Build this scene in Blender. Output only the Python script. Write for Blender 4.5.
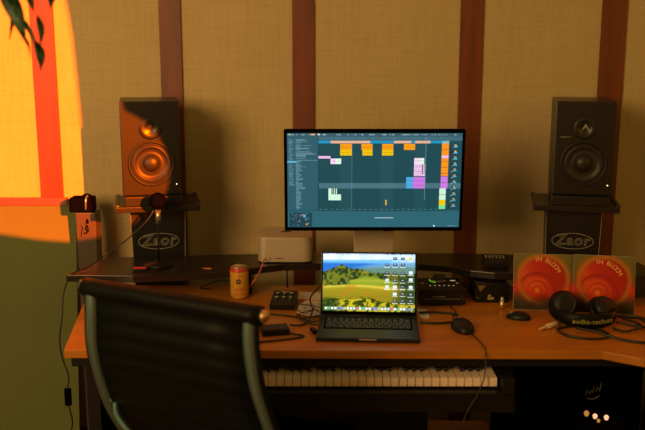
import bpy, bmesh, math, random
import numpy as np
from mathutils import Vector, Matrix

for o in list(bpy.data.objects):
    bpy.data.objects.remove(o)
random.seed(4)
scene = bpy.context.scene
C = scene.collection
PI = math.pi
R = math.radians

# ------------------------------------------------------------------ camera
cam_data = bpy.data.cameras.new('camera')
cam = bpy.data.objects.new('camera', cam_data)
C.objects.link(cam)
cam_data.sensor_width = 36
cam_data.lens = 36 * 850 / 645
cam.location = (0, 0, 1.63)
cam.rotation_euler = (PI / 2 - math.atan(.194), 0, 0)
cam_data.clip_start = .05
cam_data.dof.use_dof = True
cam_data.dof.focus_distance = 2.95
cam_data.dof.aperture_fstop = 2.4
scene.camera = cam

# ------------------------------------------------------------------ world, sun, lights
world = bpy.data.worlds.new('world')
scene.world = world
world.use_nodes = True
bg = world.node_tree.nodes['Background']
bg.inputs[0].default_value = (.60, .45, .15, 1)
bg.inputs[1].default_value = .34

SK, SM = .6, .3                       # sun travels along (-SK, 1, -SM)
sun_data = bpy.data.lights.new('sun', 'SUN')
sun_data.color = (1.0, .125, .0)
sun_data.energy = 23.0
sun_data.angle = R(.28)
sun = bpy.data.objects.new('sun', sun_data)
sun.rotation_euler = Vector((-SK, 1, -SM)).to_track_quat('-Z', 'Y').to_euler()
sun.location = (4, -4, 4)
C.objects.link(sun)


def area(name, loc, target, color, power, sx, sy):
    d = bpy.data.lights.new(name, 'AREA')
    d.shape = 'RECTANGLE'
    d.size, d.size_y = sx, sy
    d.color = color
    d.energy = power
    o = bpy.data.objects.new(name, d)
    o.location = loc
    o.rotation_euler = (Vector(target) - Vector(loc)).to_track_quat('-Z', 'Y').to_euler()
    C.objects.link(o)


area('lamp_light_left', (-2.1, -.4, 2.2), (-1.5, 3.5, 1.3), (1, .625, .24), 98, 1.5, 1.5)
area('lamp_light_right', (2.2, -.4, 2.2), (.3, 3.5, 1.3), (1, .67, .05), 10, 1.3, 1.3)

scene.view_settings.view_transform = 'Standard'
scene.view_settings.look = 'None'
scene.view_settings.gamma = 1
scene.view_settings.use_curve_mapping = False
scene.view_settings.exposure = 0


# ------------------------------------------------------------------ materials
def mat(name, color, rough=.6, metal=0.0, emit=0.0, emit_color=None, spec=.5, coat=0.0, var=0.0, var_scale=8.0,
        stretch=(1, 1, 1), bump=0.0, trans=0.0):
    m = bpy.data.materials.new(name)
    m.use_nodes = True
    nt = m.node_tree
    b = nt.nodes['Principled BSDF']
    b.inputs['Base Color'].default_value = (*color, 1)
    b.inputs['Roughness'].default_value = rough
    b.inputs['Metallic'].default_value = metal
    b.inputs['Specular IOR Level'].default_value = spec
    b.inputs['Coat Weight'].default_value = coat
    b.inputs['Coat Roughness'].default_value = .2
    if emit:
        b.inputs['Emission Color'].default_value = (*(emit_color or color), 1)
        b.inputs['Emission Strength'].default_value = emit
    if var or bump:
        tc = nt.nodes.new('ShaderNodeTexCoord')
        mp = nt.nodes.new('ShaderNodeMapping')
        mp.inputs['Scale'].default_value = stretch
        nz = nt.nodes.new('ShaderNodeTexNoise')
        nz.inputs['Scale'].default_value = var_scale
        nz.inputs['Detail'].default_value = 6
        nt.links.new(tc.outputs['Object'], mp.inputs['Vector'])
        nt.links.new(mp.outputs['Vector'], nz.inputs['Vector'])
        if var:
            rp = nt.nodes.new('ShaderNodeValToRGB')
            rp.color_ramp.elements[0].position = .3
            rp.color_ramp.elements[1].position = .7
            rp.color_ramp.elements[0].color = (*[c * (1 - var) for c in color], 1)
            rp.color_ramp.elements[1].color = (*[min(1, c * (1 + var)) for c in color], 1)
            nt.links.new(nz.outputs['Fac'], rp.inputs['Fac'])
            nt.links.new(rp.outputs['Color'], b.inputs['Base Color'])
        if bump:
            bp = nt.nodes.new('ShaderNodeBump')
            bp.inputs['Strength'].default_value = bump
            bp.inputs['Distance'].default_value = .002
            nt.links.new(nz.outputs['Fac'], bp.inputs['Height'])
            nt.links.new(bp.outputs['Normal'], b.inputs['Normal'])
    return m


def fabric_wall_mat():
    m = bpy.data.materials.new('grasscloth')
    m.use_nodes = True
    nt = m.node_tree
    b = nt.nodes['Principled BSDF']
    b.inputs['Roughness'].default_value = .95
    b.inputs['Specular IOR Level'].default_value = .1
    tc = nt.nodes.new('ShaderNodeTexCoord')
    facs = []
    for sc, w in (((3, 1, 60), 1), ((45, 1, 2.5), 1), ((1.2, 1, 1.2), 1)):
        mp = nt.nodes.new('ShaderNodeMapping')
        mp.inputs['Scale'].default_value = sc
        nz = nt.nodes.new('ShaderNodeTexNoise')
        nz.inputs['Scale'].default_value = 3
        nz.inputs['Detail'].default_value = 5
        nt.links.new(tc.outputs['Object'], mp.inputs['Vector'])
        nt.links.new(mp.outputs['Vector'], nz.inputs['Vector'])
        facs.append(nz.outputs['Fac'])
    a1 = nt.nodes.new('ShaderNodeMath')
    a1.operation = 'ADD'
    nt.links.new(facs[0], a1.inputs[0])
    nt.links.new(facs[1], a1.inputs[1])
    a2 = nt.nodes.new('ShaderNodeMath')
    a2.operation = 'MULTIPLY_ADD'
    nt.links.new(facs[2], a2.inputs[0])
    a2.inputs[1].default_value = .6
    nt.links.new(a1.outputs[0], a2.inputs[2])
    mr = nt.nodes.new('ShaderNodeMapRange')
    mr.inputs['From Min'].default_value = .85
    mr.inputs['From Max'].default_value = 1.75
    nt.links.new(a2.outputs[0], mr.inputs['Value'])
    rp = nt.nodes.new('ShaderNodeValToRGB')
    rp.color_ramp.elements[0].color = (.475, .345, .175, 1)
    rp.color_ramp.elements[1].color = (.585, .445, .24, 1)
    nt.links.new(mr.outputs[0], rp.inputs['Fac'])
    nt.links.new(rp.outputs['Color'], b.inputs['Base Color'])
    bp = nt.nodes.new('ShaderNodeBump')
    bp.inputs['Strength'].default_value = .3
    bp.inputs['Distance'].default_value = .001
    nt.links.new(a1.outputs[0], bp.inputs['Height'])
    nt.links.new(bp.outputs['Normal'], b.inputs['Normal'])
    return m


def pixel_mat(name, strength, base=.0, rough=.3):
    """colours come from the mesh's own colour attribute"""
    m = bpy.data.materials.new(name)
    m.use_nodes = True
    nt = m.node_tree
    b = nt.nodes['Principled BSDF']
    b.inputs['Roughness'].default_value = rough
    at = nt.nodes.new('ShaderNodeAttribute')
    at.attribute_name = 'picture'
    if strength:
        b.inputs['Base Color'].default_value = (.01, .01, .01, 1)
        b.inputs['Emission Strength'].default_value = strength
        nt.links.new(at.outputs['Color'], b.inputs['Emission Color'])
    else:
        nt.links.new(at.outputs['Color'], b.inputs['Base Color'])
    return m


M = dict(
    wall=fabric_wall_mat(),
    batten=mat('red_wood', (.165, .031, .009), .5, var=.22, var_scale=5, stretch=(6, 6, .6)),
    plain=mat('plain_plaster', (.45, .38, .24), .9),
    floor=mat('dark_floor', (.10, .05, .025), .5, var=.3, var_scale=3, stretch=(1, 8, 1)),
    desk=mat('orange_wood', (.43, .150, .011), .33, var=.16, var_scale=4, stretch=(.7, 7, 7)),
    shelf=mat('black_laminate', (.014, .008, .007), .27, var=.2, var_scale=20),
    black=mat('black_plastic', (.006, .005, .006), .45, spec=.3),
    matte=mat('matte_black', (.003, .003, .004), .9, spec=.0),
    speaker=mat('speaker_black', (.006, .006, .006), .34, spec=.6),
    woofer=mat('woofer_cone', (.020, .015, .013), .42, spec=.4),
    ring=mat('rubber_ring', (.005, .005, .005), .5),
    mark=mat('grey_mark', (.28, .26, .22), .6),
    pale=mat('pale_mark', (.6, .56, .5), .6),
    alu=mat('aluminium', (.50, .42, .34), .42, metal=.35),
    silver=mat('silver_metal', (.55, .53, .50), .28, metal=.9),
    brass=mat('brass', (.75, .50, .22), .3, metal=.9),
    chair_alu=mat('polished_aluminium', (.26, .42, .42), .30, metal=.9),
    leather=mat('black_leather', (.0035, .0045, .004), .45, spec=.14, bump=.3, var_scale=120),
    grey=mat('space_grey', (.030, .032, .030), .42, metal=.6),
    key=mat('key_black', (.012, .014, .02), .5),
    legend=mat('key_legend', (.34, .42, .60), .6),
    ivory=mat('ivory_key', (.86, .67, .58), .35),
    paper=mat('white_paper', (.60, .54, .46), .9),
    can=mat('yellow_can', (.60, .34, .04), .35, metal=.2),
    red=mat('red_paint', (.45, .03, .02), .4),
    pinkred=mat('pink_red', (.60, .03, .06), .4),
    orange=mat('orange_plastic', (.75, .20, .03), .4),
    cable=mat('black_cable', (.012, .011, .011), .5),
    pinkcable=mat('red_cable', (.45, .12, .06), .5),
    board=mat('painted_board', (.105, .12, .030), .75, var=.08, var_scale=3),
    case=mat('case_black', (.065, .042, .03), .42, spec=.5),
    leaf=mat('leaf_green', (.010, .045, .012), .45, var=.3, var_scale=9),
    led_red=mat('led_red', (1, .02, .05), emit=6, emit_color=(1, .03, .08)),
    led_white=mat('led_white', (1, .9, .4), emit=2.5, emit_color=(1, .85, .35)),
    led_green=mat('led_green', (.2, .6, .05), emit=.5, emit_color=(.25, .7, .05)),
    led_dim=mat('led_dim', (.7, .7, .5), emit=.35, emit_color=(.8, .8, .55)),
    crate=mat('crate_wood', (.30, .20, .06), .7, var=.3, var_scale=6),
    olive=mat('olive_glaze', (.30, .24, .03), .4),
    warm_glint=mat('warm_glint', (.9, .6, .4), emit=.9, emit_color=(1, .52, .30)),  # emission imitates bright warm reflections, not a lamp
    dim_glint=mat('dim_glint', (.7, .4, .1), emit=.28, emit_color=(1, .45, .12)),  # fainter emission, imitating weaker reflections
    gobo=mat('gobo_cloth', (.05, .04, .03), .95),
    screen=pixel_mat('monitor_pixels', 1.0),
    lscreen=pixel_mat('laptop_pixels', 1.25),
    print=pixel_mat('printed_cover', 0, rough=.45),
)


# ------------------------------------------------------------------ mesh helpers
def bevel_bm(bm, w, seg=2):
    if w:
        bmesh.ops.bevel(bm, geom=[e for e in bm.edges], offset=w, segments=seg, profile=.7, affect='EDGES')


class MB:
    def __init__(self):
        self.bm = bmesh.new()

    def _merge(self, b):
        me = bpy.data.meshes.new('tmp')
        b.to_mesh(me)
        b.free()
        self.bm.from_mesh(me)
        bpy.data.meshes.remove(me)
        return self

    def box(self, c, s, bev=0.0, rot=None, seg=2):
        b = bmesh.new()
        bmesh.ops.create_cube(b, size=1)
        bmesh.ops.scale(b, vec=s, verts=b.verts)
        bevel_bm(b, bev, seg)
        if rot:
            bmesh.ops.rotate(b, cent=(0, 0, 0), matrix=rot, verts=b.verts)
        bmesh.ops.translate(b, vec=c, verts=b.verts)
        return self._merge(b)

    def lathe(self, prof, n=32, c=(0, 0, 0), rot=None, smooth=True):
        """prof: (radius, height) list around local z"""
        b = bmesh.new()
        rings = []
        for r, z in prof:
            if r < 1e-6:
                rings.append([b.verts.new((0, 0, z))])
            else:
                rings.append([b.verts.new((r * math.cos(2 * PI * i / n), r * math.sin(2 * PI * i / n), z)) for i in range(n)])
        for a, d in zip(rings, rings[1:]):
            for i in range(n):
                j = (i + 1) % n
                if len(a) == 1 and len(d) > 1:
                    b.faces.new((a[0], d[i], d[j]))
                elif len(d) == 1 and len(a) > 1:
                    b.faces.new((a[i], a[j], d[0]))
                elif len(a) > 1:
                    b.faces.new((a[i], a[j], d[j], d[i]))
        bmesh.ops.recalc_face_normals(b, faces=b.faces)
        for f in b.faces:
            f.smooth = smooth
        if rot:
            bmesh.ops.rotate(b, cent=(0, 0, 0), matrix=rot, verts=b.verts)
        bmesh.ops.translate(b, vec=c, verts=b.verts)
        return self._merge(b)

    def prism(self, pts, z0, z1, bev=0.0):
        """extrude an xy outline from z0 to z1"""
        b = bmesh.new()
        lo = [b.verts.new((x, y, z0)) for x, y in pts]
        hi = [b.verts.new((x, y, z1)) for x, y in pts]
        n = len(pts)
        b.faces.new(lo[::-1])
        b.faces.new(hi)
        for i in range(n):
            j = (i + 1) % n
            b.faces.new((lo[i], lo[j], hi[j], hi[i]))
        bmesh.ops.recalc_face_normals(b, faces=b.faces)
        bevel_bm(b, bev)
        return self._merge(b)

    def prism_xz(self, pts, y0, y1, bev=0.0):
        b = bmesh.new()
        lo = [b.verts.new((x, y0, z)) for x, z in pts]
        hi = [b.verts.new((x, y1, z)) for x, z in pts]
        n = len(pts)
        b.faces.new(lo[::-1])
        b.faces.new(hi)
        for i in range(n):
            j = (i + 1) % n
            b.faces.new((lo[i], lo[j], hi[j], hi[i]))
        bmesh.ops.recalc_face_normals(b, faces=b.faces)
        bevel_bm(b, bev)
        return self._merge(b)

    def tube(self, pts, r, n=8, smooth=True, sub=6, radii=None, flat=None):
        P = [Vector(p) for p in pts]
        if smooth and len(P) > 2:
            Q, RR = [], []
            rr = radii or [r] * len(P)
            for i in range(len(P) - 1):
                p0 = P[max(i - 1, 0)]
                p1, p2 = P[i], P[i + 1]
                p3 = P[min(i + 2, len(P) - 1)]
                for k in range(sub):
                    t = k / sub
                    Q.append(.5 * ((2 * p1) + (p2 - p0) * t + (2 * p0 - 5 * p1 + 4 * p2 - p3) * t * t + (3 * p1 - p0 - 3 * p2 + p3) * t ** 3))
                    RR.append(rr[i] * (1 - t) + rr[i + 1] * t)
            Q.append(P[-1])
            RR.append(rr[-1])
        else:
            Q, RR = P, (radii or [r] * len(P))
        b = bmesh.new()
        rings = []
        up = Vector((0, 0, 1))
        prev = None
        for i, q in enumerate(Q):
            t = (Q[min(i + 1, len(Q) - 1)] - Q[max(i - 1, 0)])
            if t.length < 1e-9:
                t = Vector((0, 0, 1))
            t.normalize()
            if prev is None:
                a = up if abs(t.z) < .9 else Vector((1, 0, 0))
                nrm = t.cross(a).normalized()
            else:
                nrm = (prev - t * prev.dot(t))
                nrm = nrm.normalized() if nrm.length > 1e-6 else t.orthogonal().normalized()
            prev = nrm
            bn = t.cross(nrm)
            f1, f2 = flat or (1, 1)
            rings.append([b.verts.new(q + nrm * RR[i] * f1 * math.cos(2 * PI * k / n) + bn * RR[i] * f2 * math.sin(2 * PI * k / n)) for k in range(n)])
        for a, d in zip(rings, rings[1:]):
            for k in range(n):
                j = (k + 1) % n
                b.faces.new((a[k], a[j], d[j], d[k]))
        b.faces.new(rings[0][::-1])
        b.faces.new(rings[-1])
        bmesh.ops.recalc_face_normals(b, faces=b.faces)
        for f in b.faces:
            f.smooth = True
        return self._merge(b)

    def sphere(self, c, s, n=20):
        b = bmesh.new()
        bmesh.ops.create_uvsphere(b, u_segments=n, v_segments=n // 2 + 2, radius=1)
        bmesh.ops.scale(b, vec=s, verts=b.verts)
        for f in b.faces:
            f.smooth = True
        bmesh.ops.translate(b, vec=c, verts=b.verts)
        return self._merge(b)

    def mesh(self, me, mx=None):
        b = bmesh.new()
        b.from_mesh(me)
        if mx:
            bmesh.ops.transform(b, matrix=mx, verts=b.verts)
        return self._merge(b)

    def transform(self, mx):
        bmesh.ops.transform(self.bm, matrix=mx, verts=self.bm.verts)
        return self

    def build(self, name, m, parent=None):
        me = bpy.data.meshes.new(name)
        self.bm.to_mesh(me)
        self.bm.free()
        me.materials.append(M[m] if isinstance(m, str) else m)
        o = bpy.data.objects.new(name, me)
        C.objects.link(o)
        if parent:
            o.parent = parent
        return o


def tag(o, label=None, cat=None, group=None, kind=None):
    if label:
        o['label'] = label
    if cat:
        o['category'] = cat
    if group:
        o['group'] = group
    if kind:
        o['kind'] = kind
    return o


def thing(name, label, cat, loc, rot=(0, 0, 0), group=None):
    o = bpy.data.objects.new(name, None)
    o.empty_display_size = .05
    o.location = loc
    o.rotation_euler = rot
    C.objects.link(o)
    return tag(o, label, cat, group)


def children(o):
    return [c for c in bpy.data.objects if c.parent == o]


def copy_tree(o, parent=None):
    c = o.copy()
    C.objects.link(c)
    c.parent = parent
    for ch in children(o):
        copy_tree(ch, c)
    return c


def text_mesh(s, size, outline=0.0, offset=0.0, extrude=.0006, shear=0.0, spacing=1.0):
    """glyph outlines as a mesh in the xy plane, centred on the origin"""
    cu = bpy.data.curves.new('glyphs', 'FONT')
    cu.body = s
    cu.size = size
    cu.align_x = 'CENTER'
    cu.align_y = 'CENTER'
    cu.shear = shear
    cu.space_character = spacing
    cu.resolution_u = 4
    cu.offset = offset
    if outline:
        cu.fill_mode = 'NONE'
        cu.bevel_depth = outline
        cu.bevel_resolution = 0
    else:
        cu.extrude = extrude
    ob = bpy.data.objects.new('glyphs', cu)
    C.objects.link(ob)
    bpy.context.view_layer.update()
    dg = bpy.context.evaluated_depsgraph_get()
    me = bpy.data.meshes.new_from_object(ob.evaluated_get(dg))
    bpy.data.objects.remove(ob)
    return me


RX90 = Matrix.Rotation(PI / 2, 4, 'X')      # xy plane -> xz plane facing -y


def srgb(a):
    a = np.clip(a, 0, 1)
    return np.where(a <= .04045, a / 12.92, ((a + .055) / 1.055) ** 2.4)


def picture(name, w, h, img, m, parent, thick=.0005):
    """flat panel in the xz plane (origin bottom centre, facing -y) whose faces carry the colours of img (rows from the top)"""
    H_, W_ = img.shape[:2]
    xs = np.linspace(-w / 2, w / 2, W_ + 1)
    zs = np.linspace(h, 0, H_ + 1)
    verts = [(x, 0, z) for z in zs for x in xs]
    faces = []
    for j in range(H_):
        for i in range(W_):
            a = j * (W_ + 1) + i
            faces.append((a, a + W_ + 1, a + W_ + 2, a + 1))
    me = bpy.data.meshes.new(name)
    me.from_pydata(verts, [], faces)
    at = me.color_attributes.new('picture', 'FLOAT_COLOR', 'CORNER')
    lin = srgb(img).reshape(-1, 3)
    col = np.ones((len(lin), 4, 4), dtype=np.float32)
    col[:, :, :3] = lin[:, None, :]
    at.data.foreach_set('color', col.reshape(-1))
    me.materials.append(M[m])
    o = bpy.data.objects.new(name, me)
    C.objects.link(o)
    o.parent = parent
    return o


# ------------------------------------------------------------------ the room
WY = 3.5
tag(MB().box((0, 1.4, -.05), (7, 4.9, .1)).build('floor', 'floor'), kind='structure')
tag(MB().box((0, WY + .06, 1.6), (7, .12, 3.2)).build('wall_front', 'wall'), kind='structure')
for i, (xc, w) in enumerate(((-1.126, .092), (-.612, .088), (-.077, .09), (.600, .093), (1.17, .100))):
    tag(MB().box((xc, WY - .004, 1.6), (w, .012, 3.2), .002).build('trim_%d' % (i + 1), 'batten'), kind='structure')
# rear wall with its window, behind the camera
rw = MB()
X0, X1, Z0, Z1, YR = 1.05, 2.2, 1.95, 3.45, -.8
rw.box(((-3.5 + X0) / 2, YR, 1.95), (X0 + 3.5, .1, 3.9))
rw.box(((5 + X1) / 2, YR, 1.95), (5 - X1, .1, 3.9))
rw.box(((X0 + X1) / 2, YR, Z0 / 2), (X1 - X0, .1, Z0))
rw.box(((X0 + X1) / 2, YR, (3.9 + Z1) / 2), (X1 - X0, .1, 3.9 - Z1))
tag(rw.build('wall_back', 'plain'), kind='structure')
wf = MB()
for c, s in ((((X0 + X1) / 2, YR, Z0 - .02), (X1 - X0 + .08, .14, .04)), (((X0 + X1) / 2, YR, Z1 + .02), (X1 - X0 + .08, .14, .04)),
             ((X0 - .02, YR, (Z0 + Z1) / 2), (.04, .14, Z1 - Z0)), ((X1 + .02, YR, (Z0 + Z1) / 2), (.04, .14, Z1 - Z0))):
    wf.box(c, s)
tag(wf.build('window_1', 'batten'), kind='structure')
edge = [(1.50, 3.54), (1.553, 3.117), (1.571, 2.98), (1.579, 2.829), (1.588, 2.62), (1.606, 2.572), (1.651, 2.552), (1.687, 2.532),
        (1.718, 2.503), (1.746, 2.459), (1.763, 2.415), (1.772, 2.367), (1.767, 2.33), (1.758, 2.293), (1.731, 2.24), (1.693, 2.207),
        (1.654, 2.178), (1.59, 2.133), (1.479, 2.116), (1.357, 2.125), (1.196, 2.15), (1.0, 2.17), (1.0, 1.88), (2.3, 1.88), (2.3, 3.54)]
cur = MB()  # unseen sheet added in the window; edge outlines the wanted sun patch
edge = [(x - .048, z - .024) for x, z in edge]
cur.prism_xz(edge, YR + .075, YR + .085)
tag(cur.build('window_gobo', 'gobo'), 'dark curtain added unseen to shape the sun patch, across the window in the rear wall', 'gobo')

# ------------------------------------------------------------------ desk
D = .77
desk = thing('studio_desk', 'orange wooden studio desk with a raised black shelf at the back', 'desk', (.16, 2.6, 0))


def L(pts):
    return [(x - .16, y - 2.6) for x, y in pts]


MB().prism(L([(-.755, 2.362), (.815, 2.352), (.912, 2.290), (1.25, 2.22), (1.30, 3.06), (-.862, 3.06)]), D - .025, D, .0025).build('desktop', 'desk', desk)
shelf_outline = [(-.884, 2.835), (-.65, 2.822), (-.45, 2.852), (-.30, 2.895), (-.22, 2.945), (-.14, 2.985), (0, 2.992), (.36, 2.988),
                 (.46, 2.96), (.52, 2.895), (.60, 2.862), (.80, 2.835), (1.20, 2.835), (1.13, 3.082), (.72, 3.13), (.5, 3.155), (-.1, 3.155), (-.4, 3.13), (-.803, 3.085)]
sh = MB().prism(L(shelf_outline), .845, .87, .003).build('raised_shelf', 'shelf', desk)
for x, y in ((-.262, 2.98), (.50, 2.955)):
    MB().box((x - .16, y - 2.6 + .03, .8075), (.016, .13, .075)).build('shelf_support', 'shelf', desk)
for x, w_ in ((-.80, .02), (1.15, .11)):
    MB().box((x - .16, 2.97 - 2.6, .8075), (w_, .14, .075)).build('shelf_support', 'shelf', desk)
for x in (-.70, 1.225):
    lg = MB().box((x - .16, .12, .3725), (.04, .55, .745), .002)
    lg.build('side_panel', 'black', desk)
MB().box((0.07, .40, .68), (1.72, .02, .12)).build('back_rail', 'black', desk)
MB().box((-.0, -.215, .7285), (1.80, .014, .031), .001).build('front_apron', 'black', desk)
MB().box((-.31, .43, .33), (1.10, .014, .60), .002).build('shade_panel', 'black', desk)  # black sheet added to darken the lower wall, which lies in shade
tr = MB().box((-.185, -.04, .592), (1.2, .40, .016), .002)
tr.build('keyboard_tray', 'black', desk)
for x in (-.78, .41):
    MB().box((x, -.02, .67), (.012, .30, .15)).build('tray_bracket', 'black', desk)

# ------------------------------------------------------------------ digital piano on the tray
pk = .0239
piano = thing('digital_piano', 'black digital piano with ivory keys slid under the desktop', 'piano', (-.03, 2.46, .6))
pb = MB().box((0, .0, .03), (1.17, .31, .06), .004)
pb.box((-.563, .0, .075), (.036, .31, .05), .003)
pb.box((.566, .0, .075), (.036, .31, .05), .003)
pb.box((0, .12, .08), (1.13, .06, .07), .003)
pb.build('piano_case', 'black', piano)
w0 = MB().box((0, -.045, .0795), (pk - .0020, .15, .026), .0012).build('white_key', 'ivory', piano)
b0 = MB().box((0, -.02, .097), (.011, .10, .012), .002).build('black_key', 'key', piano)
nK = 45
xr = .510 + .03
first = True
for i in range(nK):
    o = w0 if i == 0 else w0.copy()
    if i:
        C.objects.link(o)
        o.parent = piano
    o.location = (xr - pk * (i + .5), -.0, 0)
kb = 0
for i in range(1, nK):
    # boundary i keys in from the right: the right-most key is a C
    note = (i - 1) % 7          # boundary between C-B, B-A, A-G, G-F, F-E, E-D, D-C
    if note in (0, 4):
        continue
    o = b0 if kb == 0 else b0.copy()
    if kb:
        C.objects.link(o)
        o.parent = piano
    o.location = (xr - pk * i, 0, 0)
    kb += 1

# ------------------------------------------------------------------ speakers and their stands
def zaor_emblem(parent, y, z, name='emblem'):
    e = MB()
    n = 40
    pts = [(.075 * math.cos(2 * PI * i / n), y, z + .030 * math.sin(2 * PI * i / n)) for i in range(n + 1)]
    e.tube(pts, .0014, 6, smooth=False)
    eo = e.build(name, 'mark', parent)
    tm = text_mesh('Zaor', .056, offset=.0012, extrude=.0006, shear=.12, spacing=1.12)
    lo_ = MB().mesh(tm, Matrix.Translation((0, y, z + .002)) @ RX90).build('lettering', 'mark', eo)
    tm = text_mesh('Zaor', .056, offset=-.0007, extrude=.0011, shear=.12, spacing=1.12)
    MB().mesh(tm, Matrix.Translation((0, y, z + .002)) @ RX90).build('lettering_fill', 'speaker', eo)


def make_stand(x, y, yaw, label):
    st = thing('speaker_stand', label, 'stand', (x, y, 0), (0, 0, yaw), 'speaker stands behind the desk')
    c = MB()
    c.prism_xz([(-.102, 1.05), (-.090, .55), (-.085, .02), (.085, .02), (.090, .55), (.102, 1.05)], 0, .16, .002)
    c.build('column', 'speaker', st)
    tl = MB()
    for s in (-1, 1):
        tl.tube([(s * .1005, -.001, 1.045), (s * .089, -.001, .55)], .0011, 6, smooth=False)
    tl.build('edge_strip', 'mark', st)
    MB().box((0, .12, .01), (.30, .24, .02), .003).build('base_plate', 'black', st)
    s_ = MB()
    # winged tray: flat plate with raised, swept ends
    s_.box((0, .05, 1.062), (.305, .27, .022), .003)
    for s in (-1, 1):
        s_.box((s * .147, .05, 1.073), (.016, .25, .012), .004)
    s_.build('tray', 'speaker', st)
    zaor_emblem(st, -.002, .925)
    return st


def make_pad(x, y, yaw, z, label):
    o = MB().box((0, .09, .0175), (.205, .24, .035), .003).build('isolation_pad', 'speaker')
    o.location = (x, y, z)
    o.rotation_euler = (0, 0, yaw)
    return tag(o, label, 'isolation pad', 'isolation pads under the speakers')


def make_speaker(x, y, yaw, z, label):
    sp = thing('studio_speaker', label, 'speaker', (x, y, z), (0, 0, yaw), 'studio speakers on stands')
    MB().box((0, .14, .171), (.212, .28, .342), .004).build('cabinet', 'speaker', sp)
    MB().box((0, -.003, .171), (.206, .006, .336), .002).build('baffle', 'speaker', sp)
    rot = Matrix.Rotation(PI / 2, 3, 'X')      # +z -> -y
    w = MB()
    w.lathe([(.083, .0), (.083, .004), (.079, .006), (.075, .004), (.075, 0)], 48, (0, -.006, .118), rot)
    w.lathe([(.070, .0), (.070, .003), (.066, .004), (.066, 0)], 48, (0, -.006, .118), rot)
    wo = w.build('woofer_frame', 'ring', sp)
    MB().lathe([(.066, .003), (.062, .0065), (.057, .003), (.054, .001), (.032, -.001), (.030, .002), (.024, .008), (.014, .012), (0, .0135)], 48, (0, -.0065, .118), rot).build('woofer_cone', 'woofer', sp)
    tw = MB()
    tw.lathe([(.040, 0), (.040, .003), (.037, .004), (.020, .003), (.016, .001), (0, .001)], 40, (0, -.006, .235 + .01), rot)
    two = tw.build('tweeter', 'speaker', sp)
    MB().prism_xz([(-.012, .242), (0, .262), (.012, .242), (.006, .242), (0, .252), (-.006, .242)], -.013, -.009).build('tweeter_grille_mark', 'mark' if x > 0 else 'ring', two)
    MB().box((-.066, -.0065, .213), (.036, .001, .002)).build('badge_line', 'ring' if x < 0 else 'mark', sp)
    MB().mesh(text_mesh('DYNAUDIO'[:0] + 'studio', .010), Matrix.Translation((-.066, -.0065, .2065)) @ RX90).build('badge', 'mark', sp) if False else None
    MB().sphere((.088, -.007, .040), (.0022, .0022, .0022), 10).build('power_light', 'led_white', sp)
    return sp


yaw = R(12)
zt = 1.073
make_stand(-.615, 3.12, yaw, 'tall black speaker stand with oval emblem behind the microphone')
make_stand(.940, 3.12, -yaw, 'tall black speaker stand with oval emblem behind the red record sleeves')
make_pad(-.618, 3.07, yaw, zt, 'black foam pad under the sunlit left speaker')
make_pad(.943, 3.07, -yaw, zt, 'black foam pad under the speaker on the right')
make_speaker(-.622, 3.07, yaw, zt + .035, 'black studio speaker with its woofer lit orange by the sun')
make_speaker(.948, 3.07, -yaw, zt + .035, 'black studio speaker in shade on the right, above the record sleeves')

# ------------------------------------------------------------------ monitor
def canvas(w, h, c):
    a = np.zeros((h, w, 3))
    a[:] = c
    return a


rng = np.random.default_rng(3)
SW, SH = 346, 189
img = canvas(SW, SH, (.06, .29, .33))


def rc(x0, y0, x1, y1, c, a=1.0):
    """rectangle in the frame of the session window (564 x 308)"""
    i0, i1 = int(round((x0 - 28) / 564 * SW)), int(round((x1 - 28) / 564 * SW))
    j0, j1 = int(round((y0 - 44) / 308 * SH)), int(round((y1 - 44) / 308 * SH))
    i1, j1 = max(i1, i0 + 1), max(j1, j0 + 1)
    s = img[max(j0, 0):j1, max(i0, 0):i1]
    s[:] = s * (1 - a) + np.array([v / 255 for v in c]) * a


for k in range(26):
    rc(128, 77 + k * 8.4, 525, 77.6 + k * 8.4, (14, 60, 70), .35)
for k in range(20):
    rc(128 + k * 20, 77, 129 + k * 20, 296, (16, 62, 72), .25)
rc(330, 77, 372, 296, (40, 90, 100), .35)
rc(197, 120, 237, 296, (40, 92, 100), .3)
rc(440, 77, 480, 296, (40, 92, 100), .25)
rc(28, 44, 592, 55, (48, 92, 106))
rc(28, 55, 128, 297, (38, 92, 106))
rc(128, 55, 592, 68, (58, 104, 118))
for k in range(60):
    x = rng.uniform(28, 585)
    rc(x, 47, x + rng.uniform(2, 8), 50, (190, 210, 215), .6)
rc(34, 46, 37, 51, (230, 230, 120)); rc(104, 46, 117, 51, (240, 170, 120)); rc(128, 46, 132, 51, (250, 250, 250))
for k in range(70):
    x = rng.uniform(130, 548)
    rc(x, 58, x + 3, 60, (130, 165, 175), .6)
for a, b, c in ((128, 168, (0, 150, 200)), (168, 295, (236, 182, 150)), (295, 372, (0, 150, 200)), (372, 440, (236, 182, 150)), (428, 441, (0, 150, 200)), (441, 489, (236, 182, 150)), (489, 526, (0, 150, 200)), (526, 550, (120, 190, 190))):
    rc(a, 68, b, 77, c)
for k in range(36):
    rc(128 + k * 11.3, 71, 131 + k * 11.3, 73, (160, 120, 110), .35)
OR, YE = (248, 158, 22), (240, 196, 8)
for x0, x1, y in ((199, 237, 79), (267, 303, 79), (334, 370, 79), (404, 440, 79)):
    rc(x0, y, x1, y + 18, OR)
    for q in range(6):
        rc(x0 + 3 + q * 5.5, y + 9, x0 + 6 + q * 5.5, y + 11, (140, 60, 10), .8)
for x0, x1 in ((199, 237), (271, 303), (334, 371)):
    rc(x0, 98, x1, 116, YE)
    for q in range(5):
        rc(x0 + 3 + q * 6, 106, x0 + 7 + q * 6, 108, (140, 90, 10), .7)
rc(128, 117, 169, 125, (238, 190, 235))
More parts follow.
